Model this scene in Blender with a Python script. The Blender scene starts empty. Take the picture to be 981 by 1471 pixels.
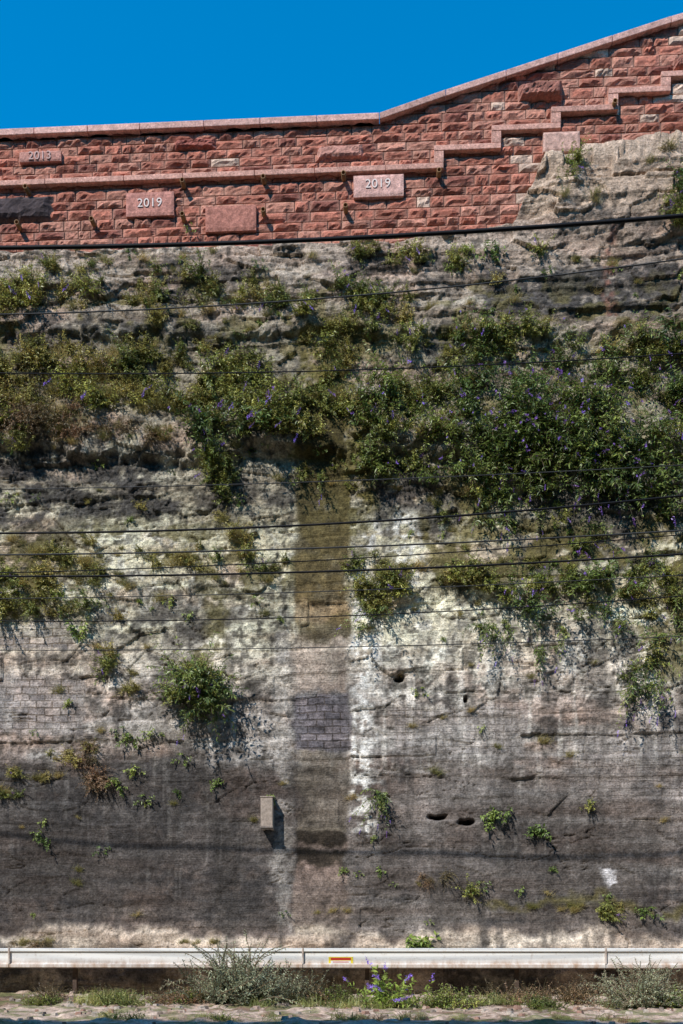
import bpy, math, random
import numpy as np
from mathutils import Vector
random.seed(7); rng=np.random.default_rng(7)
S=bpy.context.scene
# ---------------- camera / layout ----------------
F=1400.0; T=0.0505; D=14.0; ZC=0.77; HY=1360.0
ct,st=math.cos(T),math.sin(T)
def P(px,py,y=0.0):
    u=(px-490.5)/F; v=(HY-py)/F
    s=(D+y)/(ct+u*st)
    return s*(-st+u*ct), ZC+s*v
def PIX(x,z,y=0.0):
    d=-x*st+(y+D)*ct; r=x*ct+(y+D)*st
    return 490.5+F*r/d, HY-F*(z-ZC)/d
cam=bpy.data.cameras.new("camera"); co=bpy.data.objects.new("camera",cam); S.collection.objects.link(co)
co.location=(0,-D,ZC); co.rotation_euler=(math.radians(90),0,T)
cam.sensor_fit='HORIZONTAL'; cam.sensor_width=24; cam.lens=F/981*24; cam.shift_y=(HY-735.5)/981
cam.clip_end=2000; S.camera=co
# ---------------- noise ----------------
def H(ix,iy,s):
    n=(ix.astype(np.int64)*374761393+iy.astype(np.int64)*668265263+s*1442695041)&0xffffffff
    n=((n^(n>>13))*1274126177)&0xffffffff
    n=((n^(n>>16))*2246822519)&0xffffffff
    n=n^(n>>15)
    return (n&0xffffff)/float(0xffffff)
def vn(x,y,s=0):
    x=np.asarray(x,float);y=np.asarray(y,float)
    ix=np.floor(x);iy=np.floor(y);fx=x-ix;fy=y-iy
    fx=fx*fx*(3-2*fx);fy=fy*fy*(3-2*fy)
    a=H(ix,iy,s);b=H(ix+1,iy,s);c=H(ix,iy+1,s);d=H(ix+1,iy+1,s)
    return (a+(b-a)*fx)*(1-fy)+(c+(d-c)*fx)*fy
def fbm(x,y,s=0,o=4,g=.5):
    t=0;a=1;n=0
    for i in range(o):
        t=t+a*vn(x*2**i+i*17.3,y*2**i-i*9.1,s+i);n+=a;a*=g
    return t/n-.5
def cell(x,y,s=0):
    ix=np.floor(x);iy=np.floor(y)
    b=np.full(x.shape,9.);b2=b.copy();rx=np.zeros(x.shape);dx=rx.copy();dy=rx.copy();r2=rx.copy()
    for i in(-1,0,1):
        for j in(-1,0,1):
            cx=ix+i;cy=iy+j
            ox=cx+H(cx,cy,s)-x;oy=cy+H(cx,cy,s+1)-y
            d=np.sqrt(ox*ox+oy*oy);m=d<b
            b2=np.where(m,b,np.minimum(b2,d))
            b=np.where(m,d,b);rx=np.where(m,H(cx,cy,s+2),rx);r2=np.where(m,H(cx,cy,s+3),r2)
            dx=np.where(m,ox,dx);dy=np.where(m,oy,dy)
    return b,b2,rx,r2,dx,dy
def ss(a,b,x):
    t=np.clip((x-a)/(b-a),0,1);return t*t*(3-2*t)
# ---------------- rock function ----------------
ROCKTOP=[(-900,372),(0,352),(300,346),(560,338),(680,322),(738,312),(752,280),(770,245),(784,212),(850,200),(981,186),(1900,100)]
RX=np.array([P(a,b)[0] for a,b in ROCKTOP]);RZ=np.array([P(a,b)[1] for a,b in ROCKTOP])
def box(px,py,x0,x1,y0,y1,s=14):
    return ss(x0-s,x0+s,px)*(1-ss(x1-s,x1+s,px))*ss(y0-s,y0+s,py)*(1-ss(y1-s,y1+s,py))
BR=[(-300,108,888,926,1),(-400,125,968,1052,1),(422,500,998,1072,1),(560,760,1012,1078,.6),(815,1200,1050,1150,.5)]
def masks(x,z):
    px,py=PIX(x,z)
    wx=px+60*fbm(x*1.1,z*1.1,5)+30*fbm(x*5,z*5,6);wy=py+60*fbm(x*1.1,z*1.1,8)+30*fbm(x*5,z*5,9)
    pil=box(px+30*fbm(x*2.5,z*2.5,11,4),py,421,501,560,1345,7)
    br=0
    for b in BR: br=np.maximum(br,b[4]*box(px*.6+wx*.4,py*.6+wy*.4,*b[:4],3))
    return px,py,wx,wy,pil,br
def rock(x,z):
    px,py,wx,wy,pil,br=masks(x,z)
    up=1-ss(430,520,py)
    zz=z+.12*fbm(x*.5,z*.5,20,3)+.05*fbm(x*3,z*3,21,3)
    L=zz/.31+.8*vn(zz*.7,zz*0,33);k=np.floor(L);f=L-k
    t=ss(.86,1,f);kx=np.floor(x*.45+1.5*vn(x*.3,k*3.1,34));a=H(k,kx,40);b=H(k+1,kx,40);stp=a+(b-a)*t-.5
    L2=zz/.12+x*.05;k=np.floor(L2);f=L2-k;t=ss(.8,1,f);kx=np.floor(x*.8+1.2*vn(x*.5,k*1.7,1));a=H(k,kx,41);b=H(k+1,kx,41);st2=a+(b-a)*t-.5
    low=ss(1060,1120,wy);midr=ss(740,800,wy)
    rough=(1-.5*midr)*(1-.45*low)*(1-.85*pil)*(1-.85*br)
    _,_,r,r2,dx,dy=cell(x*1.7+.3*vn(x*2,z*2,2),z*3.1+.4*vn(x*2,z*2,3),50)
    fac=(r-.5)*.05+dx*(r2-.5)*.10+dy*(r-.5)*.10
    _,_,q,q2,ex,ey=cell(x*5+.5*vn(x*9,z*9,4),z*8+.5*vn(x*9,z*9,14),60)
    fac2=(q-.5)*.018+ex*(q2-.5)*.035+ey*(q-.5)*.035
    _,_,w1,w2,gx_,gy_=cell(x*13,z*16,65)
    fac3=(w1-.5)*.008+gx_*(w2-.5)*.016+gy_*(w1-.5)*.016
    f1,f2,_,_,_,_=cell(x*12+vn(x*7,z*7,71),z*14,70)
    h=.12*fbm(x*.45,z*.6,80,3)+(.045+.04*up)*stp*(1-.5*low)+(.016+.025*up)*st2*rough
    h=h+rough*(fac+fac2+fac3+.026*fbm(x*4,z*4,90,4)-.012*(1-ss(.1,.4,f1))*(1-up))+.006*fbm(x*20,z*20,95,2)
    for ly,am,w in((468,.10,22),(640,.14,45),(845,.04,25),(1090,.02,16)):
        h=h+am*ss(ly-w*2.4,ly-w*.2,wy)*(1-ss(ly,ly+20,wy))
    h=h-.02*pil
    for a,b,rx_,ry_ in((627,1172,14,4),(671,1180,12,4),(668,1002,4,5),(573,975,8,6)):
        h=h-.25*(1-ss(.5,1.2,np.sqrt(((px+16*fbm(x*6,z*6,130)-a)/rx_)**2+((py+12*fbm(x*6,z*6,131)-b)/ry_)**2)))
    h=h+.10*ss(1325,1365,wy)
    ck=np.abs(fbm(x*.5,z*2.6,120,4));h=h-.03*(1-ss(.0,.007,ck))*(1-pil)*ss(-.05,.1,fbm(x*.8,z*.8,121,2))
    h=h-.08
    zt=np.interp(x,RX,RZ)+.10*fbm(x*2.2,z*0,99,3)
    h=h-(.9*ss(-.02,.10,z-zt))
    h=h+.10*ss(760,800,px)*(1-ss(300,340,py))
    return h
def surf(x,z): return -float(rock(np.array([x]),np.array([z]))[0])
def lerp(c,t,m):
    return c*(1-m[...,None])+np.array(t)*m[...,None]
def rockcol(x,z):
    px,py,wx,wy,pil,br=masks(x,z)
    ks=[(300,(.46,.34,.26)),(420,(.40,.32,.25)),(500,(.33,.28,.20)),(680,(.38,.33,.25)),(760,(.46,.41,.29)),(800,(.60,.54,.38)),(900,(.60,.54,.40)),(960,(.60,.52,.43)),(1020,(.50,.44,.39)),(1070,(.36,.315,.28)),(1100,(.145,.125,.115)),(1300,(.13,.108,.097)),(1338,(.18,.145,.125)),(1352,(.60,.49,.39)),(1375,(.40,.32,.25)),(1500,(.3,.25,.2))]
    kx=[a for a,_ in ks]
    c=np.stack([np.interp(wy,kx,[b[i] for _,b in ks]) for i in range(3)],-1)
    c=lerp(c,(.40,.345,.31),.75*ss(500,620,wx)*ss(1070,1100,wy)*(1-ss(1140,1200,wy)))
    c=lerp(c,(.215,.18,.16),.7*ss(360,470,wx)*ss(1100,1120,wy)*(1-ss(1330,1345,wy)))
    n1=fbm(x*1.3,z*1.8,200,5);n2=fbm(x*4,z*5,210,4);n3=fbm(x*7,z*.7,220,4);n4=fbm(x*.8,z*7,230,4);n5=fbm(x*11,z*13,240,3)
    n6=fbm(x*2.2,z*.45,260,5);n7=fbm(x*13,z*.9,270,4)
    lowm=ss(1070,1110,wy)
    c=c*(1+1.0*n4[...,None]*np.array([.8,1,1.1]))
    c=c*(1+1.1*n6[...,None]*ss(760,900,py)[...,None])
    c=lerp(c,(.50,.33,.25),.5*ss(.05,.22,fbm(x*.9,z*2.2,250,4))*(1-.8*lowm))
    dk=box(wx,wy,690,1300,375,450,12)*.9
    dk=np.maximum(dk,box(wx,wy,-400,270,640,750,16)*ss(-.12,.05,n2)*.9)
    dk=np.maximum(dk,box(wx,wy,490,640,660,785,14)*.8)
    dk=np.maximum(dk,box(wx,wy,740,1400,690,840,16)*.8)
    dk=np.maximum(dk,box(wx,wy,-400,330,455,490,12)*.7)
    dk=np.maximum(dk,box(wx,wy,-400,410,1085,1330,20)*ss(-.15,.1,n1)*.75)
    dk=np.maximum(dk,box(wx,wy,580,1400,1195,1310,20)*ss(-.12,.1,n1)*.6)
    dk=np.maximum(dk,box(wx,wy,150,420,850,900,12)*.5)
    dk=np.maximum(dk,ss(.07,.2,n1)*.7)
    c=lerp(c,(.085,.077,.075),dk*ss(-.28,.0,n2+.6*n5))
    pl=box(wx,wy,500,1400,860,1000,20)*.6
    pl=np.maximum(pl,box(wx,wy,90,420,755,880,16)*.6)
    pl=np.maximum(pl,box(wx,wy,560,640,890,965,10)*1.1)
    pl=np.maximum(pl,box(wx,wy,-400,200,620,650,10)*.5)
    c=lerp(c,(.82,.77,.65),np.clip(pl*ss(-.03,.17,n2+.5*n5),0,1))
    c=lerp(c,(.09,.078,.065),.65*ss(.07,.20,n5)*(1-.8*lowm))
    c=lerp(c,(.13,.11,.095),.5*ss(.10,.2,n2)*ss(740,800,wy)*(1-lowm))
    sk=ss(.04,.16,n3)*box(px,wy,-400,1400,880,1100,50)
    c=lerp(c,(.78,.72,.64),.4*sk*(.3+.7*ss(350,500,px)))
    sk=ss(.05,.2,-n3)
    c=lerp(c,(.11,.095,.085),.5*sk*ss(800,980,wy))
    c=lerp(c,(.50,.46,.42),.12*ss(.08,.2,n7)*ss(1040,1100,wy)*(1-ss(1250,1340,wy))*ss(-.1,.15,n1+.1))
    c=lerp(c,(.84,.80,.74),.8*box(px+10*n2*4,py,503,537,730,1200,12)*ss(-.22,.08,n2+n5+.5*n7))
    c=lerp(c,(.80,.76,.68),.7*box(px+10*n2*4,py,562,606,730,880,9)*ss(-.15,.12,n2+n5+.5*n7))
    c=lerp(c,(.56,.51,.46),.4*box(px+8*n2*4,py,395,420,900,1340,8)*ss(-.2,.05,n2))
    c=lerp(c,(.72,.68,.68),.85*box(wx,wy,855,885,1230,1280,9)*ss(-.1,.05,n5+n2))
    ms=box(wx,wy,425,530,470,770,10)*.85
    ms=np.maximum(ms,box(wx,wy,-400,1400,755,850,24)*ss(.04,.18,n1+n2)*.75)
    ms=np.maximum(ms,box(wx,wy,925,1300,740,985,14)*.75)
    ms=np.maximum(ms,box(wx,wy,285,315,850,960,8)*.6)
    ms=np.maximum(ms,box(wx,wy,720,1000,1296,1310,8)*.7)
    ms=np.maximum(ms,box(wx,wy,-400,1400,400,640,30)*ss(.02,.16,n2)*.6)
    ms=np.maximum(ms,box(wx,wy,640,700,660,780,10)*.7)
    c=lerp(c,(.20,.165,.05),ms*ss(-.35,.0,n5+n2))
    c=lerp(c,(.42,.19,.13),.6*box(px+14*fbm(x*.3,z*3,7),wy,870,886,310,455,6)*ss(-.15,.1,n5+n2))
    c=lerp(c,(.54,.39,.28),.6*box(wx,wy,770,1400,190,300,10))
    pp=[(560,(.11,.09,.033)),(700,(.12,.095,.038)),(830,(.155,.115,.052)),(858,(.17,.12,.055)),(866,(.40,.28,.16)),(878,(.35,.24,.13)),(884,(.20,.14,.06)),(903,(.12,.09,.04)),(910,(.11,.08,.036)),(918,(.43,.33,.26)),(990,(.40,.31,.25)),(1000,(.20,.185,.18)),(1072,(.20,.185,.18)),(1080,(.25,.205,.155)),(1185,(.22,.18,.135)),(1190,(.055,.042,.03)),(1203,(.06,.045,.032)),(1209,(.27,.20,.165)),(1216,(.065,.05,.036)),(1238,(.08,.06,.045)),(1246,(.28,.20,.165)),(1330,(.25,.195,.16)),(1345,(.33,.27,.21))]
    yy=py+30*n2+24*fbm(x*2,z*2,31)
    pc=np.stack([np.interp(yy,[a for a,_ in pp],[b[i] for _,b in pp]) for i in range(3)],-1)*(1+.9*n2+.6*n4+.7*n5+.8*n6)[...,None]
    pk=(pil*(.70+.24*ss(.0,.2,1.*(np.abs(py-1215)<28))+.18*(1.*(py<915))+.9*n1))
    pk=np.clip(pk,0,.94)*pil
    c=c*(1-pk[...,None])+pc*pk[...,None]
    bc=np.where((px>400)&(px<520),1.,0.)
    bcol=np.array([.40,.36,.33])*(1-bc[...,None])+np.array([.21,.19,.20])*bc[...,None]
    bk=br*(.6+.25*bc)
    c=c*(1-bk[...,None])+bcol*bk[...,None]*(1+.9*n2+.8*n5+.8*n6)[...,None]
    c=np.clip(c,.01,.88)
    lum=c.mean(-1,keepdims=True)
    c=c*(lum/.42)**.28
    return np.clip(c,.015,.88),br,pil
# ---------------- mesh helpers ----------------
def mk(name,V,Fc,mats,cols=None,smooth=True,mi=None,extra=None,link=True,parent=None):
    me=bpy.data.meshes.new(name)
    V=np.asarray(V,np.float32)
    nv=len(V);Fs=[np.asarray(f,np.int32) for f in (Fc if isinstance(Fc,list) else [Fc]) if len(f)]
    nf=sum(len(f) for f in Fs);loops=np.concatenate([f.ravel() for f in Fs])
    tot=np.concatenate([np.full(len(f),f.shape[1],np.int32) for f in Fs]);stt=np.concatenate([[0],np.cumsum(tot)[:-1]]).astype(np.int32)
    me.vertices.add(nv);me.vertices.foreach_set('co',V.ravel())
    me.loops.add(len(loops));me.loops.foreach_set('vertex_index',loops)
    me.polygons.add(nf);me.polygons.foreach_set('loop_start',stt)
    try: me.polygons.foreach_set('loop_total',tot)
    except Exception: pass
    for m in mats: me.materials.append(m)
    me.polygons.foreach_set('use_smooth',np.full(nf,smooth))
    me.update(calc_edges=True)
    if cols is not None:
        a=me.color_attributes.new('Col','FLOAT_COLOR','POINT')
        cc=np.ones((nv,4),np.float32);cc[:,:cols.shape[1]]=cols;a.data.foreach_set('color',cc.ravel())
    if extra:
        for k,v in extra.items():
            a=me.attributes.new(k,'FLOAT','POINT');a.data.foreach_set('value',np.asarray(v,np.float32).ravel())
    me.validate()
    if not link: return me
    o=bpy.data.objects.new(name,me);S.collection.objects.link(o)
    if parent: o.parent=parent
    return o
def gridfaces(ny,nx):
    i=np.arange(ny-1)[:,None]*nx+np.arange(nx-1)[None,:]
    i=i.ravel();return np.stack([i,i+1,i+nx+1,i+nx],1)
def empty(name):
    e=bpy.data.objects.new(name,None);S.collection.objects.link(e);return e
# ---------------- materials ----------------
def mat(name):
    m=bpy.data.materials.new(name);m.use_nodes=True;nt=m.node_tree;b=nt.nodes['Principled BSDF'];b.inputs['Roughness'].default_value=.9
    b.inputs['Specular IOR Level'].default_value=.12
    return m,nt,b
def noise(nt,co,scale,detail=6,rough=.6):
    n=nt.nodes.new('ShaderNodeTexNoise');n.inputs['Scale'].default_value=scale;n.inputs['Detail'].default_value=detail;n.inputs['Roughness'].default_value=rough
    nt.links.new(co,n.inputs['Vector']);return n.outputs['Fac']
def mrange(nt,v,a,b,c,d):
    n=nt.nodes.new('ShaderNodeMapRange');nt.links.new(v,n.inputs[0])
    for i,q in enumerate((a,b,c,d)): n.inputs[i+1].default_value=q
    return n.outputs[0]
def mixc(nt,f,a,b,mode='MIX'):
    n=nt.nodes.new('ShaderNodeMix');n.data_type='RGBA';n.blend_type=mode
    for s,v in((n.inputs[0],f),(n.inputs[6],a),(n.inputs[7],b)):
        if isinstance(v,(float,int)): s.default_value=v
        elif isinstance(v,tuple): s.default_value=v+(1,) if len(v)==3 else v
        else: nt.links.new(v,s)
    return n.outputs[2]
def math_(nt,op,a,b):
    n=nt.nodes.new('ShaderNodeMath');n.operation=op
    for s,v in((n.inputs[0],a),(n.inputs[1],b)):
        if isinstance(v,(float,int)): s.default_value=v
        else: nt.links.new(v,s)
    return n.outputs[0]
def bump(nt,b,h,dist,strength=1.0,prev=None):
    n=nt.nodes.new('ShaderNodeBump');n.inputs['Strength'].default_value=strength;n.inputs['Distance'].default_value=dist
    nt.links.new(h,n.inputs['Height'])
    if prev: nt.links.new(prev,n.inputs['Normal'])
    nt.links.new(n.outputs[0],b.inputs['Normal']);return n.outputs[0]
def stone_mat(name,rocky=False,ct_=.45):
    m,nt,b=mat(name)
    tc=nt.nodes.new('ShaderNodeTexCoord').outputs['Object']
    at=nt.nodes.new('ShaderNodeAttribute');at.attribute_name='Col'
    n1=noise(nt,tc,9,7,.7);n2=noise(nt,tc,38,4,.7)
    f=math_(nt,'MULTIPLY',mrange(nt,n1,.3,.7,1-ct_,1+ct_),mrange(nt,n2,.3,.7,1-ct_*.9,1+ct_*.9))
    cb=nt.nodes.new('ShaderNodeVectorMath');cb.operation='SCALE';nt.links.new(at.outputs['Color'],cb.inputs[0]);nt.links.new(f,cb.inputs['Scale'])
    out=cb.outputs[0]
    if rocky:
        v=nt.nodes.new('ShaderNodeTexVoronoi');v.inputs['Scale'].default_value=26;nt.links.new(tc,v.inputs['Vector'])
        pit=mrange(nt,v.outputs['Distance'],.08,.32,1,0)
        pitm=math_(nt,'MULTIPLY',pit,mrange(nt,noise(nt,tc,4,3,.5),.45,.6,0,.8))
        out=mixc(nt,pitm,out,(.035,.03,.026))
        mp=nt.nodes.new('ShaderNodeMapping');mp.inputs['Rotation'].default_value=(0,math.radians(28),0);mp.inputs['Scale'].default_value=(5,5,60);nt.links.new(tc,mp.inputs['Vector'])
        tool=noise(nt,mp.outputs[0],1,3,.5)
        sx=nt.nodes.new('ShaderNodeSeparateXYZ');nt.links.new(tc,sx.inputs[0])
        cx=nt.nodes.new('ShaderNodeCombineXYZ');nt.links.new(sx.outputs[0],cx.inputs[0]);nt.links.new(sx.outputs[2],cx.inputs[1])
        wn=nt.nodes.new('ShaderNodeTexNoise');wn.inputs['Scale'].default_value=3.;nt.links.new(tc,wn.inputs['Vector'])
        wv=nt.nodes.new('ShaderNodeVectorMath');wv.operation='MULTIPLY_ADD';nt.links.new(wn.outputs['Color'],wv.inputs[0]);wv.inputs[1].default_value=(.05,.05,0);nt.links.new(cx.outputs[0],wv.inputs[2])
        bt=nt.nodes.new('ShaderNodeTexBrick');nt.links.new(wv.outputs[0],bt.inputs['Vector'])
        for k,q in(('Scale',1),('Mortar Size',.010),('Mortar Smooth',.3),('Brick Width',.235),('Row Height',.105),('Bias',0)): bt.inputs[k].default_value=q
        bt.inputs['Color1'].default_value=(.62,.62,.66,1);bt.inputs['Color2'].default_value=(1.3,1.22,1.2,1);bt.inputs['Mortar'].default_value=(.55,.5,.45,1)
        ab=nt.nodes.new('ShaderNodeAttribute');ab.attribute_name='brick'
        bm=math_(nt,'MULTIPLY',ab.outputs['Fac'],mrange(nt,noise(nt,tc,2.5,4,.6),.38,.54,.2,1))
        out=mixc(nt,bm,out,mixc(nt,1.0,out,bt.outputs['Color'],'MULTIPLY'))
        nt.links.new(out,b.inputs['Base Color'])
        p=bump(nt,b,n1,.030,.9)
        p=bump(nt,b,n2,.013,.9,p)
        p=bump(nt,b,tool,.012,.7,p)
        bump(nt,b,math_(nt,'MULTIPLY',bt.outputs['Fac'],math_(nt,'MULTIPLY',bm,-1.0)),.02,1,p)
    else:
        nt.links.new(out,b.inputs['Base Color'])
        p=bump(nt,b,n1,.02,.8);bump(nt,b,n2,.008,.8,p)
    return m
M_rock=stone_mat('weathered_sandstone',True,.55)
M_blk=stone_mat('red_sandstone',False,.38)
def plain(name,c,v=.25,sc=12,r=.8,bd=.004,metal=0):
    m,nt,b=mat(name);tc=nt.nodes.new('ShaderNodeTexCoord').outputs['Object']
    n=noise(nt,tc,sc,6,.65)
    nt.links.new(mixc(nt,mrange(nt,n,.3,.7,0,1),tuple(q*(1-v) for q in c),tuple(min(1,q*(1+v)) for q in c)),b.inputs['Base Color'])
    b.inputs['Roughness'].default_value=r;b.inputs['Metallic'].default_value=metal
    bump(nt,b,n,bd,.5);return m
M_mortar=plain('lime_mortar',(.26,.145,.11),.3,14)
M_wire=plain('dark_cable',(.012,.012,.014),.3,20,.6,.0005)
M_wireg=plain('grey_cable',(.05,.05,.05),.3,20,.5,.0005)
M_pipe=plain('clay_pipe',(.28,.15,.07),.3,20,.6,.001)
M_let=plain('letter_paint',(.78,.64,.58),.12,40,.8,.0005)
M_let2=plain('faded_letter_paint',(.56,.37,.33),.15,40,.8,.0005)
# ---------------- cutting rock face ----------------
xs=np.concatenate([np.arange(-18,-7,.08),np.arange(-7,7,.0165),np.arange(7,18,.08)])
zs=np.concatenate([np.arange(-.3,11.9,.0165),np.arange(11.9,15.5,.1)])
X,Z=np.meshgrid(xs,zs)
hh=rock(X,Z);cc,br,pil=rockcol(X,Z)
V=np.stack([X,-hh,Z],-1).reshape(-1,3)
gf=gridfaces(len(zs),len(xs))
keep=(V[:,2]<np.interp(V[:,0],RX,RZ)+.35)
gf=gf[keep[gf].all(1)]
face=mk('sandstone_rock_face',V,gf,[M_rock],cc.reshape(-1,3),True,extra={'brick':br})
# ---------------- red sandstone parapet ----------------
YB=.22
par=empty('red_sandstone_parapet_wall')
_z0=P(545,180,YB)[1]
CX=[-18.,P(545,180,YB)[0],P(640,147,YB)[0],P(800,95,YB)[0],P(981,36,YB)[0]];CZ=[_z0,_z0,P(640,147,YB)[1],P(800,95,YB)[1],P(981,36,YB)[1]]
sl=(CZ[4]-CZ[3])/(CX[4]-CX[3]);CX.append(18.);CZ.append(CZ[4]+sl*(18-CX[4])*.8)
def cop(x): return np.interp(x,CX,CZ)
bx=np.array(CX)
n=len(bx);bv=[]
for yy in(YB,YB+.55):
    for a in bx: bv.append((a,yy,8.5))
    for a in bx: bv.append((a,yy,float(cop(a))))
q=[]
for i in range(n-1):
    q+=[(i,i+1,n+i+1,n+i),(2*n+i+1,2*n+i,3*n+i,3*n+i+1),(n+i,n+i+1,3*n+i+1,3*n+i)]
mk('mortar_core',bv,np.array(q),[M_mortar],None,False,parent=par)
VV=[];FF=[];CCL=[];off=0
z=P(300,360,YB)[1]-.6
rows=[]
while z<15.6:
    h=random.choice([.125,.14,.15,.13,.16]);rows.append((z,h));z+=h
def add_block(x0,x1,z0,z1,proj,col,rough=1,nx=8,nz=5,y=YB):
    global off
    u=np.linspace(0,1,nx);w=np.linspace(0,1,nz);U,W=np.meshgrid(u,w)
    g=.007
    jx=rng.uniform(-.005,.005,4)
    bxx=x0+g+(x1-x0-2*g)*U+np.where(U==0,jx[0],0)+np.where(U==1,jx[1],0);bz=z0+g+(z1-z0-2*g)*W+np.where(W==0,jx[2],0)+np.where(W==1,jx[3],0)
    edge=np.minimum(np.minimum(U,1-U)*(nx-1),np.minimum(W,1-W)*(nz-1))
    hgt=np.where(edge<.5,.012,np.where(edge<1.5,.72,1.)*proj)
    if rough<.2: hgt=np.where(edge<.5,proj*.9,proj)
    tilt=rng.uniform(-.5,.5,2)
    k=(edge>.5)
    sm=fbm(bxx*11,bz*13,int(rng.integers(0,999)),2)
    hgt=hgt+k*(rough*(.045*sm+.016*(rng.random(U.shape)-.5)))+k*(rough>.2)*(proj*.4*tilt[0]*(U-.5)+proj*.5*(tilt[1]+.1)*(W-.5))
    if rough>.2: bxx=bxx+k*rng.normal(0,.004,U.shape);bz=bz+k*rng.normal(0,.004,U.shape)
    bz=np.minimum(bz,cop(bxx)-.002)
    v=np.stack([bxx,y-np.maximum(hgt,.004),bz],-1).reshape(-1,3)
    f=gridfaces(nz,nx)+off
    VV.append(v);FF.append(f);cr=np.tile(col,(len(v),1))*(1+.3*(rng.random((len(v),1))-.5))
    ed=((edge.ravel()<.5)*.25*(rough>.2))[:,None];cr=cr*(1-ed)+np.array([.54,.36,.27])*ed
    CCL.append(cr);off+=len(v)
    idx=np.arange(nx*nz).reshape(nz,nx)
    loop=np.concatenate([idx[0,:],idx[1:,-1],idx[-1,:-1][::-1],idx[1:-1,0][::-1]])
    b=v[loop].copy();b[:,1]=y+.02
    m=len(loop);a=loop+off-len(v);bb=np.arange(m)+off
    FF.append(np.stack([a,bb,np.roll(bb,-1),np.roll(a,-1)],1));VV.append(b);CCL.append(np.tile(col*.8,(m,1)));off+=m
for z0,h in rows:
    x=-17.5+random.random()*.3
    while x<17:
        w=random.choice([.2,.26,.3,.34,.4,.46])*(.9+.2*random.random())
        if abs(x)>8: w*=2.2
        zl=np.interp(x,RX,RZ)
        if z0<float(max(cop(x),cop(x+w))) and z0+h>zl-.5:
            px,py=PIX(x,z0,YB)
            r=random.random();t=rng.normal(0,1)
            base=np.array([.40,.145,.098])*(1+.14*t)
            if r<.25: base=np.array([.46,.205,.145])*(1+.08*t)
            if r>.88: base=np.array([.26,.095,.07])
            pp=.012+.12*float(ss(600,900,px))
            if random.random()<pp: base=np.array([.60,.42,.32])*(1+.08*t)
            add_block(x,x+w,z0,z0+h,random.uniform(.022,.055),np.clip(base,.03,.8))
        x+=w
blk=mk('block_courses',np.concatenate(VV),np.concatenate(FF),[M_blk],np.concatenate(CCL),False,parent=par)
VV=[];FF=[];CCL=[];off=0
def big(x0,x1,y0,y1,proj,col,rough):
    a,zb=P(x0,(y1),YB);b,_=P(x1,y1,YB);zt=P((x0+x1)/2,y0,YB)[1];zb=P((x0+x1)/2,y1,YB)[1]
    add_block(a,b,zb,zt,proj,np.array(col),rough,22,9)
big(30,90,222,238,.075,(.48,.23,.18),.08)
big(182,252,281,316,.08,(.47,.21,.165),.08)
big(296,369,300,338,.08,(.42,.175,.13),.12)
big(507,580,257,289,.085,(.64,.37,.31),.08)
big(250,312,203,218,.08,(.36,.12,.09),.9)
big(455,523,211,232,.08,(.50,.24,.185),.5)
big(-40,78,285,322,.10,(.075,.055,.055),1.)
big(743,808,126,150,.15,(.38,.16,.12),1.)
big(778,832,196,226,.10,(.56,.34,.27),.15)
big(965,1010,88,106,.12,(.38,.16,.12),.8)
mk('dressed_stones',np.concatenate(VV),np.concatenate(FF),[M_blk],np.concatenate(CCL),False,parent=par)
def boxm(name,x0,x1,y0,y1,z0,z1,m,parent=None,bev=.006,col=None,rot=0):
    v=[(a,b,c) for c in(z0,z1) for b in(y0,y1) for a in(x0,x1)]
    f=np.array([(0,1,5,4),(1,3,7,5),(3,2,6,7),(2,0,4,6),(4,5,7,6),(0,2,3,1)])
    cx=np.mean(v,0);v=np.array(v)
    o=mk(name,v-cx,f,[m],None if col is None else np.tile(col,(8,1)),False,parent=parent);o.location=cx
    if bev:
        bm=o.modifiers.new('b','BEVEL');bm.width=bev;bm.segments=2
    return o
segs=[(-900,640,None),(622,720,218.5),(705,804,190),(790,886,163.5),(872,962,137),(947,1040,113)]
zh=[P(300,258.5,YB)[1]]+[P((a+b)/2,y,YB)[1] for a,b,y in segs[1:]]
xr=[P(q_,200,YB)[0] for q_ in(630,712,797,879,954)]
hw=.04;rw=.07;PR=.10
def sc(): return np.array([.58,.31,.24])*(1+.06*rng.normal())
x_start=-17.5
for i,zc in enumerate(zh):
    xe=xr[i]+rw if i<len(xr) else xr[-1]+.9
    x=x_start
    while x<xe-.01:
        w=min(random.uniform(.8,1.2),xe-x)
        if xe-x-w<.3: w=xe-x
        boxm('string_course_stone',x+.003,x+w-.003,YB-PR,YB+.05,zc-hw,zc+hw,M_blk,par,.008,sc());x+=w
    if i<len(xr):
        boxm('string_course_riser',xr[i]-rw,xr[i]+rw,YB-PR+.003,YB+.05,zc+hw+.002,zh[i+1]-hw-.002,M_blk,par,.008,sc())
        x_start=xr[i]-rw
for x in(xr[-1]+.9,): 
    zc=zh[-1]
    for j in range(12):
        boxm('string_course_riser',x-.14,x,YB-PR+.003,YB+.05,zc+hw+.002,zc+.27-hw,M_blk,par,.008,sc());zc+=.27
        boxm('string_course_stone',x-.14,x+.88,YB-PR,YB+.05,zc-hw,zc+hw,M_blk,par,.008,sc());x+=.88
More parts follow.
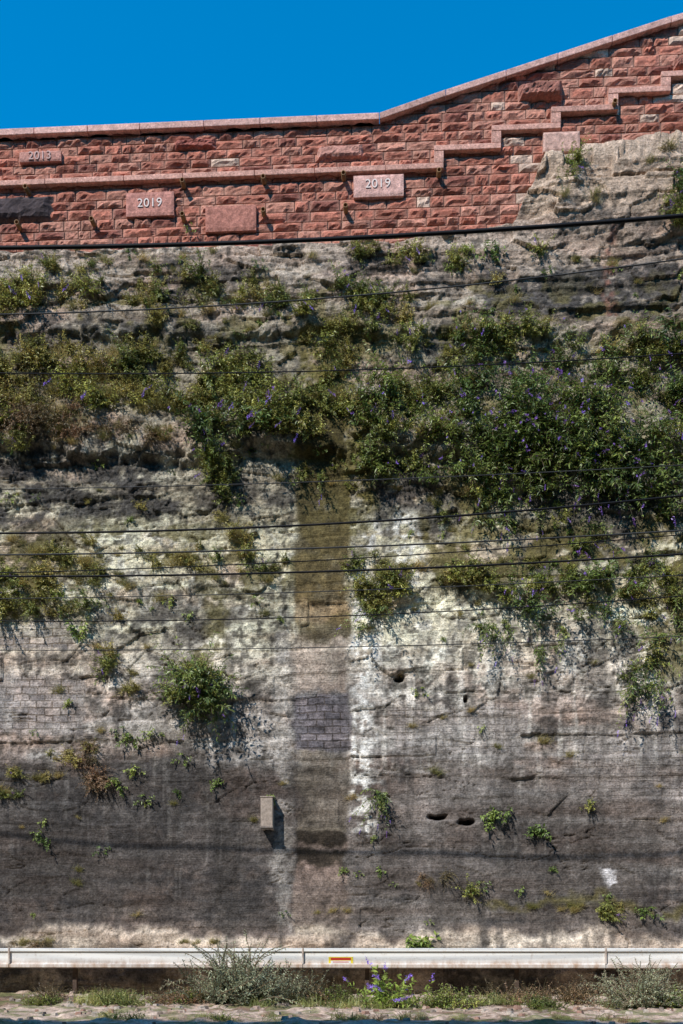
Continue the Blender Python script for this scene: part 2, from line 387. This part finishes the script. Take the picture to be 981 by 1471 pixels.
def coping(x0,x1):
    z0,z1=float(cop(x0)),float(cop(x1));g=.004
    prof=[(YB-.11,0.0),(YB-.11,.09),(YB-.08,.115),(YB+.3,.17),(YB+.66,.11),(YB+.66,0.0)]
    v=[(x0+g,y,z0+q_) for y,q_ in prof]+[(x1-g,y,z1+q_) for y,q_ in prof]
    n=6;f=[(i,(i+1)%n,n+(i+1)%n,n+i) for i in range(n)]
    f+=[(0,5,4,1),(1,4,3,2),(6,7,10,11),(7,8,9,10)]
    o=mk('coping_stone',v,np.array(f),[M_blk],np.tile(np.array([.62,.36,.30])*(1+.09*rng.normal()),(12,1)),False,parent=par)
    bm=o.modifiers.new('b','BEVEL');bm.width=.008;bm.segments=2
bp=[CX[1],CX[2],CX[3]]
x=-17.5
pts=[x]
while x<16.5:
    w=random.uniform(.75,1.0);nx=x+w
    for b in bp:
        if x<b-.05<nx+.3: nx=b
    x=nx;pts.append(x)
for a,b in zip(pts[:-1],pts[1:]): coping(a,b)
def text(s,px,py,size,y,m):
    c=bpy.data.curves.new('year_lettering','FONT');c.body=s;c.size=size;c.extrude=.003;c.align_x='CENTER';c.align_y='CENTER';c.space_character=1.05
    c.materials.append(m);o=bpy.data.objects.new('year_lettering',c);S.collection.objects.link(o)
    x,z=P(px,py,YB);o.location=(x,y,z);o.rotation_euler=(math.radians(90),0,0);o.parent=par
text('2013',60,230,.17,YB-.083,M_let2);text('2019',217,298,.18,YB-.088,M_let);text('2019',543,271,.18,YB-.093,M_let)
def tube(name,p0,p1,r,m,parent=None,seg=10,hollow=False):
    p0=Vector(p0);p1=Vector(p1);d=(p1-p0).normalized();a=d.orthogonal().normalized();b=d.cross(a)
    v=[];rr=[r,r]+([r*.7,r*.7] if hollow else [])
    pos=[p0,p1]+([p1,p0] if hollow else [])
    for p,ra in zip(pos,rr):
        for i in range(seg):
            t=2*math.pi*i/seg;v.append(p+a*(ra*math.cos(t))+b*(ra*math.sin(t)))
    f=[(k*seg+i,k*seg+(i+1)%seg,(k+1)*seg+(i+1)%seg,(k+1)*seg+i) for k in range(len(pos)-1) for i in range(seg)]
    return mk(name,np.array([tuple(q) for q in v]),np.array(f),[m],None,True,parent=parent)
for a,b in((42,279),(30,330),(265,270),(265,318),(380,265),(380,312),(494,260),(497,306),(630,256),(136,325),(880,158)):
    x,z=P(a,b,YB);tube('weep_pipe',(x,YB,z),(x,YB-.17,z-.012),.035,M_pipe,par,12,True)
# ---------------- ground ----------------
gx=np.concatenate([-np.geomspace(400,13,16),np.arange(-12,12,.045),np.geomspace(12,400,16)])
gy=np.concatenate([-np.geomspace(400,7.5,16),np.arange(-7,.6,.045),np.geomspace(.7,400,14)])
GX,GY=np.meshgrid(gx,gy)
def gh(x,y):
    near=ss(-7,-6,y)*(1-ss(.6,3,y))
    f1,_,r,_,_,_=cell(x*4,y*4,300)
    return near*(.10*ss(-1.6,0,y)+.07*fbm(x*1.2,y*1.5,301,4)+.05*(r-.3)*(1-ss(.25,.5,f1))*ss(.45,.8,r)+.03*fbm(x*9,y*9,302,3))-.02
gz=gh(GX,GY)
n=fbm(GX*1.2,GY*1.2,310,4);n2=fbm(GX*6,GY*6,311,3)
gc=np.tile(np.array([.46,.34,.27]),GX.shape+(1,))
gc=lerp(gc,(.22,.14,.10),ss(-.05,.12,n));gc=lerp(gc,(.12,.14,.045),.7*ss(.0,.12,n2));gc=lerp(gc,(.60,.47,.39),.6*ss(.08,.2,-n2))
gc=lerp(gc,(.09,.08,.075),1-ss(-7,-6,GY))
mk('ground',np.stack([GX,GY,gz],-1).reshape(-1,3),gridfaces(len(gy),len(gx)),[stone_mat('stony_ground',False,.5)],gc.reshape(-1,3),True)
ox=np.arange(-40,40.1,.5);oz=np.arange(-.3,19.5,.4);OX,OZ=np.meshgrid(ox,oz)  # unseen opposite side of the cutting, added and made tall to cut sky fill
oh=.5*fbm(OX*.3,OZ*.5,500,4)+.12*(H(np.floor(OZ/.8),OX*0,501)-.5)
oc=lerp(np.tile(np.array([.15,.12,.09]),OX.shape+(1,)),(.06,.075,.03),ss(-.05,.1,fbm(OX*.4,OZ*.5,502,4)))
f_=gridfaces(len(oz),len(ox))[:,::-1]
mk('opposite_wall_sky_blocker',np.stack([OX,-20+oh,OZ],-1).reshape(-1,3),f_,[M_blk],oc.reshape(-1,3),True)
# ---------------- white steel beam barrier ----------------
beam=empty('white_steel_beam')
m,nt,b=mat('weathered_white_paint');tc=nt.nodes.new('ShaderNodeTexCoord').outputs['Object']
mp=nt.nodes.new('ShaderNodeMapping');mp.inputs['Scale'].default_value=(4,4,1.2);nt.links.new(tc,mp.inputs['Vector'])
nz=noise(nt,mp.outputs[0],2,8,.7);sx=nt.nodes.new('ShaderNodeSeparateXYZ');nt.links.new(tc,sx.inputs[0])
low=mrange(nt,sx.outputs[2],.62,.53,0,1)
f=math_(nt,'MULTIPLY',mrange(nt,nz,.35,.62,.25,1),low)
c1=mixc(nt,f,(.84,.82,.79),(.42,.29,.21))
c1=mixc(nt,mrange(nt,noise(nt,tc,14,6,.7),.56,.74,0,.6),c1,(.48,.38,.31))
nt.links.new(c1,b.inputs['Base Color']);b.inputs['Roughness'].default_value=.55;M_beam=m
zb=P(490,1391,-.35)[1];zt=P(490,1362,-.35)[1]
def beam_seg(x0,x1):
    prof=[(-.30,zt),(-.37,zt-.004),(-.37,zt-.045),(-.345,zt-.05),(-.345,zb+.075),(-.36,zb+.06),(-.375,zb+.055),(-.375,zb+.012),(-.36,zb),(-.14,zb),(-.14,zt)]
    n=len(prof);v=[(x,y,z) for x in(x0,x1) for y,z in prof]
    f=[(i,n+i,n+(i+1)%n,(i+1)%n) for i in range(n)]
    o=mk('beam_section',v,np.array(f),[M_beam],None,False,parent=beam)
    bm=o.modifiers.new('b','BEVEL');bm.width=.004;bm.segments=2
xj=P(435,1375,-.35)[0]
for k in range(-4,5): beam_seg(xj+k*4.2+.004,xj+(k+1)*4.2-.004)
for k in range(-4,5):
    xx=xj+k*4.2
    boxm('joint_cover',xx-.012,xx+.012,-.38,-.15,zb+.06,zt+.003,M_beam,beam,.003)
M_steel=plain('rusty_steel',(.10,.07,.055),.4,20,.8)
for k in range(-8,9):
    xx=xj+.9+k*2.1
    boxm('bracket',xx-.04,xx+.04,-.16,.5,zb+.06,zb+.14,M_steel,beam,.004)
    boxm('stub_post',xx-.03,xx+.03,-.22,-.16,-.1,zb-.001,M_steel,beam,.004)
M_y=plain('label_yellow',(.80,.62,.05),.1,30,.5);M_r=plain('label_red',(.60,.05,.03),.1,30,.5);M_w=plain('label_white',(.75,.75,.72),.1,30,.5)
lab=empty('warning_label')
xa=P(472,1380,-.35)[0];xb=P(507,1380,-.35)[0];za=P(490,1387,-.35)[1];zc=P(490,1374.5,-.35)[1]
boxm('backing',xa,xb,-.350,-.3455,za,zc,M_y,lab,0)
hh_=zc-za
boxm('red_band',xa+.03,xb-.03,-.352,-.3502,za+hh_*.62,zc-.012,M_r,lab,0)
boxm('white_panel',xa+.03,xb-.03,-.352,-.3502,za+.02,za+hh_*.56,M_w,lab,0)
boxm('print_line',xa+.06,xb-.06,-.3532,-.3522,za+.045,za+.056,M_r,lab,0)
M_wood=plain('grey_weathered_wood',(.36,.29,.24),.35,25,.9,.006)
wb=empty('wooden_board_box')
xa,zb_=P(375,1192,-.1);xb,zt_=P(392,1146,-.1)
boxm('front_board',xa,xb,-.15,-.12,zb_,zt_,M_wood,wb,.004)
boxm('side_batten',xa+.003,xa+.035,-.118,.12,zb_+.01,zt_-.01,M_wood,wb,.003)
boxm('side_batten',xb-.035,xb-.003,-.118,.12,zb_+.01,zt_-.01,M_wood,wb,.003)
boxm('top_cap',xa-.008,xb+.008,-.158,.1,zt_+.001,zt_+.018,M_wood,wb,.003)
boxm('bottom_rail',xa-.008,xb+.008,-.165,-.151,zb_+.02,zb_+.05,M_wood,wb,.003)
# ---------------- overhead wires ----------------
def wire(name,pa,pb,sag,r,y,m):
    p0=P(pa[0],pa[1],y);p1=P(pb[0],pb[1],y)
    sl=(p1[1]-p0[1])/(p1[0]-p0[0]);V=[];Q=[];n=61;seg=6;X=np.linspace(-22,22,n)
    xm=(p0[0]+p1[0])/2
    for i,x in enumerate(X):
        z=p0[1]+sl*(x-p0[0])+sag*((x-xm)**2-((p1[0]-p0[0])/2)**2)
        for k in range(seg):
            t=2*math.pi*k/seg;V.append((x,y+r*math.cos(t),z+r*math.sin(t)))
    for i in range(n-1):
        for k in range(seg): Q.append((i*seg+k,(i+1)*seg+k,(i+1)*seg+(k+1)%seg,i*seg+(k+1)%seg))
    mk(name,V,np.array(Q),[m])
W=[((0,356),(981,310),.006,.019,-4.6,M_wire),((0,452),(981,372),.01,.006,-5.5,M_wireg),((0,536),(981,508),.006,.0055,-4.2,M_wire),((0,703),(981,668),.003,.005,-3.6,M_wireg),
((0,766),(981,712),.008,.0095,-4.8,M_wire),((0,797),(981,762),.004,.008,-4.2,M_wireg),((0,828),(981,796),.005,.0095,-4.4,M_wire),((0,823),(981,768),.005,.005,-5.0,M_wire),((0,892),(981,856),.006,.006,-3.5,M_wire),((0,934),(981,914),.003,.005,-3.2,M_wireg),((0,860),(981,826),.003,.005,-3.0,M_wireg)]
for w in W: wire('overhead_wire',*w)
# ---------------- plants ----------------
def leaf_mat(name,tr=.25):
    m,nt,b=mat(name);at=nt.nodes.new('ShaderNodeAttribute');at.attribute_name='Col'
    oi=nt.nodes.new('ShaderNodeObjectInfo');hs=nt.nodes.new('ShaderNodeHueSaturation')
    nt.links.new(at.outputs['Color'],hs.inputs['Color']);nt.links.new(mrange(nt,oi.outputs['Random'],0,1,.47,.515),hs.inputs['Hue']);nt.links.new(mrange(nt,oi.outputs['Random'],0,1,1.5,.65),hs.inputs['Value'])
    nt.links.new(hs.outputs[0],b.inputs['Base Color']);b.inputs['Roughness'].default_value=.42;b.inputs['Specular IOR Level'].default_value=.5
    t=nt.nodes.new('ShaderNodeBsdfTranslucent');nt.links.new(hs.outputs[0],t.inputs['Color'])
    mx=nt.nodes.new('ShaderNodeMixShader');mx.inputs[0].default_value=tr
    o=nt.nodes['Material Output'];nt.links.new(b.outputs[0],mx.inputs[1]);nt.links.new(t.outputs[0],mx.inputs[2]);nt.links.new(mx.outputs[0],o.inputs[0]);return m
M_leaf=leaf_mat('leaf')
def norm(a): return a/(np.linalg.norm(a)+1e-9)
def plant(name,seed,ns,ln,lf,lw,c0,c1,step,out=1.,up=.3,droop=.6,spread=1.,flower=0,stemc=(.14,.11,.06),whorl=2,ground=False,bare=0):
    r=np.random.default_rng(seed);V=[];Tn=[];C=[];Qd=[]
    def quad_strip(p,q,w,col):
        d=norm(q-p);s=norm(np.cross(d,r.normal(size=3)))*w;s2=norm(np.cross(d,s))*w
        for sv in(s,s2):
            k=len(V);V.extend([p-sv,p+sv,q+sv*.7,q-sv*.7]);C.extend([col]*4);Qd.append((k,k+1,k+2,k+3))
    for i in range(ns):
        base=np.array([r.normal()*.08*spread,-.02,r.normal()*.05*spread]) if not ground else np.array([r.normal()*.10*spread,r.normal()*.10*spread,0])
        if ground: d=norm(np.array([r.normal()*.6*spread,r.normal()*.6*spread,1.]))
        else: d=norm(np.array([r.normal()*.75*spread,-out*(.35+.8*r.random()),up+r.normal()*.55*spread]))
        L=ln*(.45+.75*r.random());n=max(3,int(L/step));p=base.copy();dr=droop*(.4+1.2*r.random())
        shade=r.random()
        for k in range(n):
            q=p+d*step;quad_strip(p,q,.0045*(1-.6*k/n)+.001,np.array(stemc))
            if k>=bare:
              for s in range(whorl):
                sd=norm(np.cross(d,np.array([0,0,1.])+r.normal(size=3)*.7))*(1 if s%2 else -1)
                ld=norm(d*.55+sd*.9+np.array([0,0,-.15])+r.normal(size=3)*.25)
                l=lf*(.6+.7*r.random())*(1-.35*k/n);nn=norm(np.cross(ld,norm(np.cross(np.array([0,-.5,.8])+r.normal(size=3)*.35,ld))))
                sv=norm(np.cross(ld,nn));w=lw*(l/lf)
                a=len(V);V.extend([p,p+ld*l*.4+sv*w+nn*w*.4,p+ld*l-np.array([0,0,l*.15]),p+ld*l*.4-sv*w+nn*w*.4])
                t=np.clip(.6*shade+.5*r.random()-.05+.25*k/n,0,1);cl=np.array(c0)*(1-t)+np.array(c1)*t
                C.extend([cl]*4);Tn.extend([(a,a+1,a+2),(a,a+2,a+3)])
            p=q;d=norm(d+np.array([0,0,-dr*step/ln*2.0*(k/n+.3)])+r.normal(size=3)*.10)
        if r.random()<flower:
            for k in range(40):
                t=k/40;pp=p+d*(.15*t)+r.normal(size=3)*.013*(1.1-t);e=r.normal(size=3)*.010;g=r.normal(size=3)*.010
                a=len(V);V.extend([pp,pp+e,pp+g]);C.extend([np.array([.38,.18,.66])*(.7+.6*r.random())]*3);Tn.append((a,a+1,a+2))
    return mk(name,np.array(V),[np.array(Qd),np.array(Tn)],[M_leaf],np.array(C),False,link=False)
def grass(name,seed,n,ln,w,c0,c1,ground=False):
    r=np.random.default_rng(seed);V=[];Q=[];C=[]
    for i in range(n):
        p=np.array([r.normal()*.10,-.01 if not ground else r.normal()*.08,r.normal()*.03 if not ground else 0])
        d=norm(np.array([r.normal()*.5,-.5*r.random()-.15 if not ground else r.normal()*.4,.9*r.random()+.25]));L=ln*(.4+.8*r.random());sv=norm(np.cross(d,r.normal(size=3)))*w
        t=r.random();cl=np.array(c0)*(1-t)+np.array(c1)*t;k0=len(V)
        for k in range(5):
            V.extend([p-sv*(1-k/4.6),p+sv*(1-k/4.6)]);C.extend([cl]*2);p=p+d*L/4;d=norm(d+np.array([0,0,-.38*(1+r.random())*(k+1)/3]))
        for k in range(4): Q.append((k0+2*k,k0+2*k+1,k0+2*k+3,k0+2*k+2))
    return mk(name,np.array(V),np.array(Q),[M_leaf],np.array(C),False,link=False)
DK=((.045,.08,.02),(.25,.34,.075));OL=((.19,.185,.04),(.60,.57,.16));DRY=((.24,.15,.07),(.54,.40,.21));GG=((.16,.20,.12),(.42,.46,.30))
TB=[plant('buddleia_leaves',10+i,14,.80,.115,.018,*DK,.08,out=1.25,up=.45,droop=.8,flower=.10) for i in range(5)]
TH=[plant('weed_leaves',20+i,28,.30,.045,.009,*OL,.03,out=.9,up=.5,droop=.4,flower=0) for i in range(4)]
TM=[plant('shrub_leaves',30+i,21,.46,.065,.0125,(.09,.12,.025),(.44,.47,.11),.044,out=1.1,up=.4,droop=.6,flower=.03) for i in range(4)]
TS=[plant('sprout_leaves',40+i,7,.22,.08,.015,(.12,.19,.03),(.32,.42,.10),.035,out=1.1,up=.5,droop=.5) for i in range(3)]
TD=[plant('dry_leaves',50+i,34,.32,.035,.006,*DRY,.03,out=.6,up=.1,droop=1.) for i in range(2)]
TG=[grass('grass_blades',60+i,110,.26,.0045,(.24,.22,.06),(.60,.52,.22)) for i in range(3)]
TL=[plant('hanging_leaves',70+i,6,1.05,.12,.019,(.06,.10,.028),(.26,.33,.08),.085,out=.9,up=-.1,droop=1.5,spread=.8,flower=.15) for i in range(3)]
TR=[plant('arching_leaves',76+i,9,.95,.13,.019,(.05,.085,.022),(.24,.32,.08),.08,out=1.3,up=.25,droop=.5,spread=.8) for i in range(2)]
GB=[plant('ground_buddleia',80,15,.50,.10,.02,(.08,.16,.03),(.28,.42,.09),.05,ground=True,droop=.4,flower=.2)]
GF=[plant('feathery_leaves',81+i,60,.5,.035,.0045,*GG,.022,ground=True,droop=.5,whorl=3,stemc=(.2,.16,.1)) for i in range(2)]
GM=[plant('ground_weed',85+i,40,.24,.04,.009,(.11,.17,.03),(.33,.40,.10),.026,ground=True,droop=.5) for i in range(2)]
GD=[plant('dry_ground_weed',88,40,.35,.03,.006,*DRY,.03,ground=True,droop=.6)]
GGr=[grass('ground_grass',90,120,.18,.004,(.18,.23,.05),(.48,.46,.19),True)]
veg=empty('cutting_face_vegetation')
def put(me,name,x,y,z,s,parent=None,rz=0):
    o=bpy.data.objects.new(name,me);S.collection.objects.link(o);o.location=(x,y,z)
    o.rotation_euler=(random.uniform(-.15,.15),random.uniform(-.35,.35),rz if rz else random.uniform(-.35,.35))
    sx=s*random.uniform(.85,1.15)*random.choice((-1,1));o.scale=(sx,s*random.uniform(.9,1.2),s)
    if parent:o.parent=parent
    return o
ZONES=[ # cx,cy,rx,ry,n,types,scale
(45,385,30,16,5,'MH',.6),(70,425,70,22,14,'HHM',.8),(15,430,30,20,6,'HM',.8),(140,388,22,16,4,'MH',.6),(205,410,30,26,7,'HM',.7),(265,415,40,30,8,'HHM',.75),(335,410,40,25,7,'HM',.7),(400,425,30,20,4,'HM',.7),(250,455,60,15,6,'HG',.7),
(520,357,30,10,5,'MH',.5),(582,362,22,14,4,'MH',.6),(700,352,25,8,3,'S',.9),(762,350,20,10,3,'SM',.6),(655,385,10,22,5,'MS',.5),(485,428,55,22,11,'MHB',.55),(560,435,35,20,7,'MH',.7),(440,470,30,24,4,'MH',.6),(500,460,40,20,4,'MH',.7),
(110,520,140,22,34,'HHG',.85),(60,565,70,35,20,'HHGD',.9),(190,560,90,40,30,'HHGM',.9),(330,570,90,40,32,'HMHG',.9),(350,605,70,24,17,'MBM',.75),(430,600,60,35,20,'MHM',.9),(480,540,50,45,8,'HMG',.8),(20,620,30,30,5,'MH',.8),(300,645,30,30,7,'MB',.6),(310,510,70,20,9,'HM',.8),
(60,610,70,16,14,'D',.9),(160,625,80,12,12,'DG',.8),
(570,590,45,45,17,'MHB',.8),(640,570,50,55,13,'MBH',.75),(620,480,50,30,7,'MH',.7),(690,500,50,35,11,'BMH',.6),(740,470,40,15,6,'M',.6),
(760,590,90,60,23,'BMB',.75),(700,640,90,45,23,'BBM',.75),(820,640,90,55,27,'B',.8),(900,600,80,60,20,'BMB',.75),(960,560,40,70,9,'BMH',.75),(870,510,90,25,10,'BMH',.6),(950,490,50,20,6,'MH',.7),(740,690,60,35,15,'BL',.75),(880,690,60,30,12,'BL',.7),(600,680,60,25,9,'MB',.6),(550,650,30,30,7,'M',.7),(955,690,30,50,7,'BL',.7),
(310,700,25,30,5,'MS',.7),(325,760,35,25,7,'HG',.6),(470,690,40,25,3,'ML',.5),(800,745,120,15,7,'LS',.6),
(50,815,70,30,20,'HHG',.75),(30,860,50,20,12,'MH',.75),(180,800,90,25,16,'GH',.6),(340,800,70,30,14,'GHM',.55),(150,850,90,25,10,'GS',.6),
(545,845,34,28,17,'HM',.75),(520,805,30,15,4,'MH',.6),(600,820,50,15,7,'GH',.6),(690,840,38,25,11,'HM',.7),(765,850,40,25,8,'MB',.6),(870,845,60,30,13,'MHB',.65),(950,865,35,40,10,'MHL',.65),(815,780,20,35,5,'MS',.7),(930,800,50,30,7,'M',.6),(640,720,60,25,7,'GM',.6),
(690,900,35,15,4,'L',.55),(835,895,60,20,6,'L',.6),(905,950,20,20,4,'LM',.6),(920,985,15,12,3,'L',.65),(955,940,20,40,3,'LM',.65),(780,915,40,20,3,'L',.5),(530,900,10,20,2,'L',.5),
(153,950,12,12,4,'MH',.6),(187,975,10,18,5,'HG',.6),(110,905,10,8,2,'S',.8),(70,870,60,10,6,'MH',.7),
(125,1085,35,14,6,'DH',.6),(135,1115,22,16,6,'D',.7),(55,1095,40,25,8,'GH',.5),(20,1130,30,20,6,'GM',.5),(190,1055,30,8,4,'S',.8),(240,1110,100,40,8,'S',.6),
(545,1145,6,18,4,'L',.55),(770,1190,6,6,1,'S',1),(845,1160,8,10,2,'SM',.5),(700,1165,25,8,3,'S',.9),(690,1278,20,10,3,'SM',.6),(870,1308,30,10,6,'HM',.6),(620,1262,20,8,4,'D',.5),(800,1305,60,5,8,'G',.4),(935,1308,10,6,2,'S',.8),
(387,1143,3,3,2,'S',.6),(285,1355,25,3,5,'G',.5),(40,1356,40,3,8,'GD',.5),(600,1350,20,6,4,'S',1.3),(520,1250,30,5,3,'S',.5),(470,1310,40,5,3,'G',.4),(100,1195,60,20,3,'S',.6),
(970,280,18,22,6,'BM',.6),(820,235,10,20,4,'SM',.6),(830,290,30,8,3,'G',.6),(940,225,40,15,3,'GD',.7),(270,322,3,3,1,'S',.7),(975,310,15,15,3,'M',.7),
(-80,560,80,60,30,'HHM',1),(1060,620,80,90,34,'BBM',.9),(-80,820,80,50,18,'HM',.9),(1060,860,80,40,14,'MH',.9),(-80,420,80,30,12,'HM',.9),(1060,500,80,30,10,'MB',.8)]
TT={'B':(TB,'buddleia_bush'),'H':(TH,'wall_weed'),'M':(TM,'wall_shrub'),'S':(TS,'sprout'),'D':(TD,'dry_weed'),'G':(TG,'grass_tuft'),'L':(TL,'trailing_buddleia'),'R':(TR,'arching_branch')}
items=[]
for cx,cy,rx,ry,n,tp,sc_ in ZONES:
    for i in range(int(n)):
        a=random.uniform(0,6.28);r=math.sqrt(random.random())*1.12
        items.append((cx+rx*r*math.cos(a),cy+ry*r*math.sin(a),tp[i%len(tp)],sc_*random.uniform(.6,1.2)))
for i in range(480):
    py=random.uniform(350,1330);px=random.uniform(-60,1040)
    dens=1 if py<900 else .4
    if random.random()<dens and not(415<px<505 and py>700): items.append((px,py,random.choice('HGSSG') if py<900 else random.choice('SG'),random.uniform(.25,.6)))
ii=np.array([P(a,b) for a,b,_,_ in items]);sy=-rock(ii[:,0],ii[:,1])
for (px,py,t,s),(x,z),y in zip(items,ii,sy):
    if y>.15: y=.15
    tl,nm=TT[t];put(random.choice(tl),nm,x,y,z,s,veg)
bb=empty('buddleia_bush')
for dx,dy,t,s in((0,0,'R',1.),(-18,-8,'R',.9),(16,-6,'R',.95),(0,-22,'M',.9),(8,24,'B',.65),(-18,18,'B',.65),(24,8,'R',.9),(15,-26,'H',1),(-15,-24,'H',1),(5,-18,'H',1.1),(-30,8,'M',.8),(25,30,'L',.5),(-8,38,'L',.5),(28,20,'R',.8),(0,0,'M',1.1),(12,10,'M',1.1),(-10,10,'B',.6),(34,-4,'B',.6),(10,38,'B',.55),(40,6,'R',.6)):
    x,z=P(282+dx,990+dy);put(random.choice(TT[t][0]),'branches',x,surf(x,z)-.04,z,s,bb)
def gput(tl,name,px,y,s,n=1,sp=.15):
    for i in range(n):
        x=P(px,1400,y)[0]+random.uniform(-sp,sp);yy=y+random.uniform(-.12,.12);zz=float(gh(np.array([x]),np.array([yy]))[0])
        put(random.choice(tl),name,x,yy,zz,s*random.uniform(.8,1.15),None,random.uniform(.1,6.2))
gput(GF,'feathery_shrub',340,-.95,1.8,5,.28);gput(GF,'feathery_shrub',415,-1.,1.,4,.25);gput(GD,'dry_shrub',455,-.95,1.,4,.2);gput(GM,'ground_weed',495,-1.,1.1,4,.2)
gput(GB,'young_buddleia',558,-1.3,1.1,3,.1);gput(GM,'ground_weed',640,-1.3,1.1,6,.25);gput(GD,'dry_shrub',740,-1.1,.9,6,.35);gput(GM,'ground_weed',780,-1.5,.7,4,.2)
gput(GF,'feathery_shrub',925,-1.3,1.3,4,.22);gput(GM,'ground_weed',950,-1.2,1.3,5,.25);gput(GGr,'grass_clump',150,-1.1,1.3,8,.35);gput(GM,'ground_weed',160,-1.1,.8,5,.3);gput(GM,'ground_weed',65,-1.4,.7,4,.2);gput(GD,'dry_shrub',255,-1.0,.8,5,.2);gput(GM,'ground_weed',275,-.9,.9,4,.15)
gput(GD,'dry_shrub',830,-.9,1.,4,.2);gput(GGr,'grass_clump',430,-1.4,1.,8,1.2);gput(GGr,'grass_clump',700,-1.2,1.,14,1.8);gput(GD,'dry_shrub',200,-.8,.7,8,1.4)
gput(GM,'ground_weed',350,-3.6,.45,6,2.2);gput(GD,'dry_shrub',600,-3.4,.35,8,3.);gput(GGr,'grass_clump',500,-3.5,.5,14,3.4)
V=[];Q=[];C=[];o_=0
bpy_co=np.array([(-1,-1,-1),(1,-1,-1),(1,1,-1),(-1,1,-1),(-.7,-.7,1),(.7,-.7,1),(.7,.7,1),(-.7,.7,1)],float)
fq=np.array([(0,3,2,1),(4,5,6,7),(0,1,5,4),(1,2,6,5),(2,3,7,6),(3,0,4,7)])
for i in range(500):
    x=random.uniform(-8,8);y=-abs(random.gauss(0,1.8))-.3
    if y<-5.6: continue
    s=random.uniform(.008,.035)*np.array([1.3,1,.7]);v=bpy_co*s*(1+.3*rng.random((8,3)));a=random.uniform(0,6.28);R=np.array([[math.cos(a),-math.sin(a),0],[math.sin(a),math.cos(a),0],[0,0,1]])
    v=v@R.T+np.array([x,y,float(gh(np.array([x]),np.array([y]))[0])+.01]);V.append(v);Q.append(fq+o_);o_+=8
    C.append(np.tile(np.array(random.choice([(.38,.28,.23),(.30,.18,.14),(.4,.34,.29),(.25,.2,.17)])),(8,1)))
mk('loose_rubble',np.concatenate(V),np.concatenate(Q),[M_blk],np.concatenate(C),False)
# ---------------- light ----------------
d=Vector((.64,.95,-1.12)).normalized()
sun=bpy.data.lights.new('sun','SUN');so=bpy.data.objects.new('sun',sun);S.collection.objects.link(so)
sun.energy=5;sun.angle=math.radians(.5);sun.color=(1,.965,.90);so.rotation_euler=d.to_track_quat('-Z','Y').to_euler();so.location=(-5,-10,20)
w=bpy.data.worlds.new('World');S.world=w;w.use_nodes=True;nt=w.node_tree;bg=nt.nodes['Background']
sk=nt.nodes.new('ShaderNodeTexSky');sk.sky_type='NISHITA';sk.sun_disc=False
sd=-d;sk.sun_elevation=math.asin(sd.z);sk.sun_rotation=math.atan2(sd.x,sd.y)
sk.air_density=1.0;sk.dust_density=0;sk.ozone_density=1.2
hs=nt.nodes.new('ShaderNodeHueSaturation');hs.inputs['Saturation'].default_value=1.6;hs.inputs['Hue'].default_value=.492;hs.inputs['Value'].default_value=1.75
nt.links.new(sk.outputs[0],hs.inputs['Color']);nt.links.new(hs.outputs[0],bg.inputs['Color']);bg.inputs['Strength'].default_value=.14
S.view_settings.view_transform='Standard';S.view_settings.look='None';S.view_settings.exposure=0
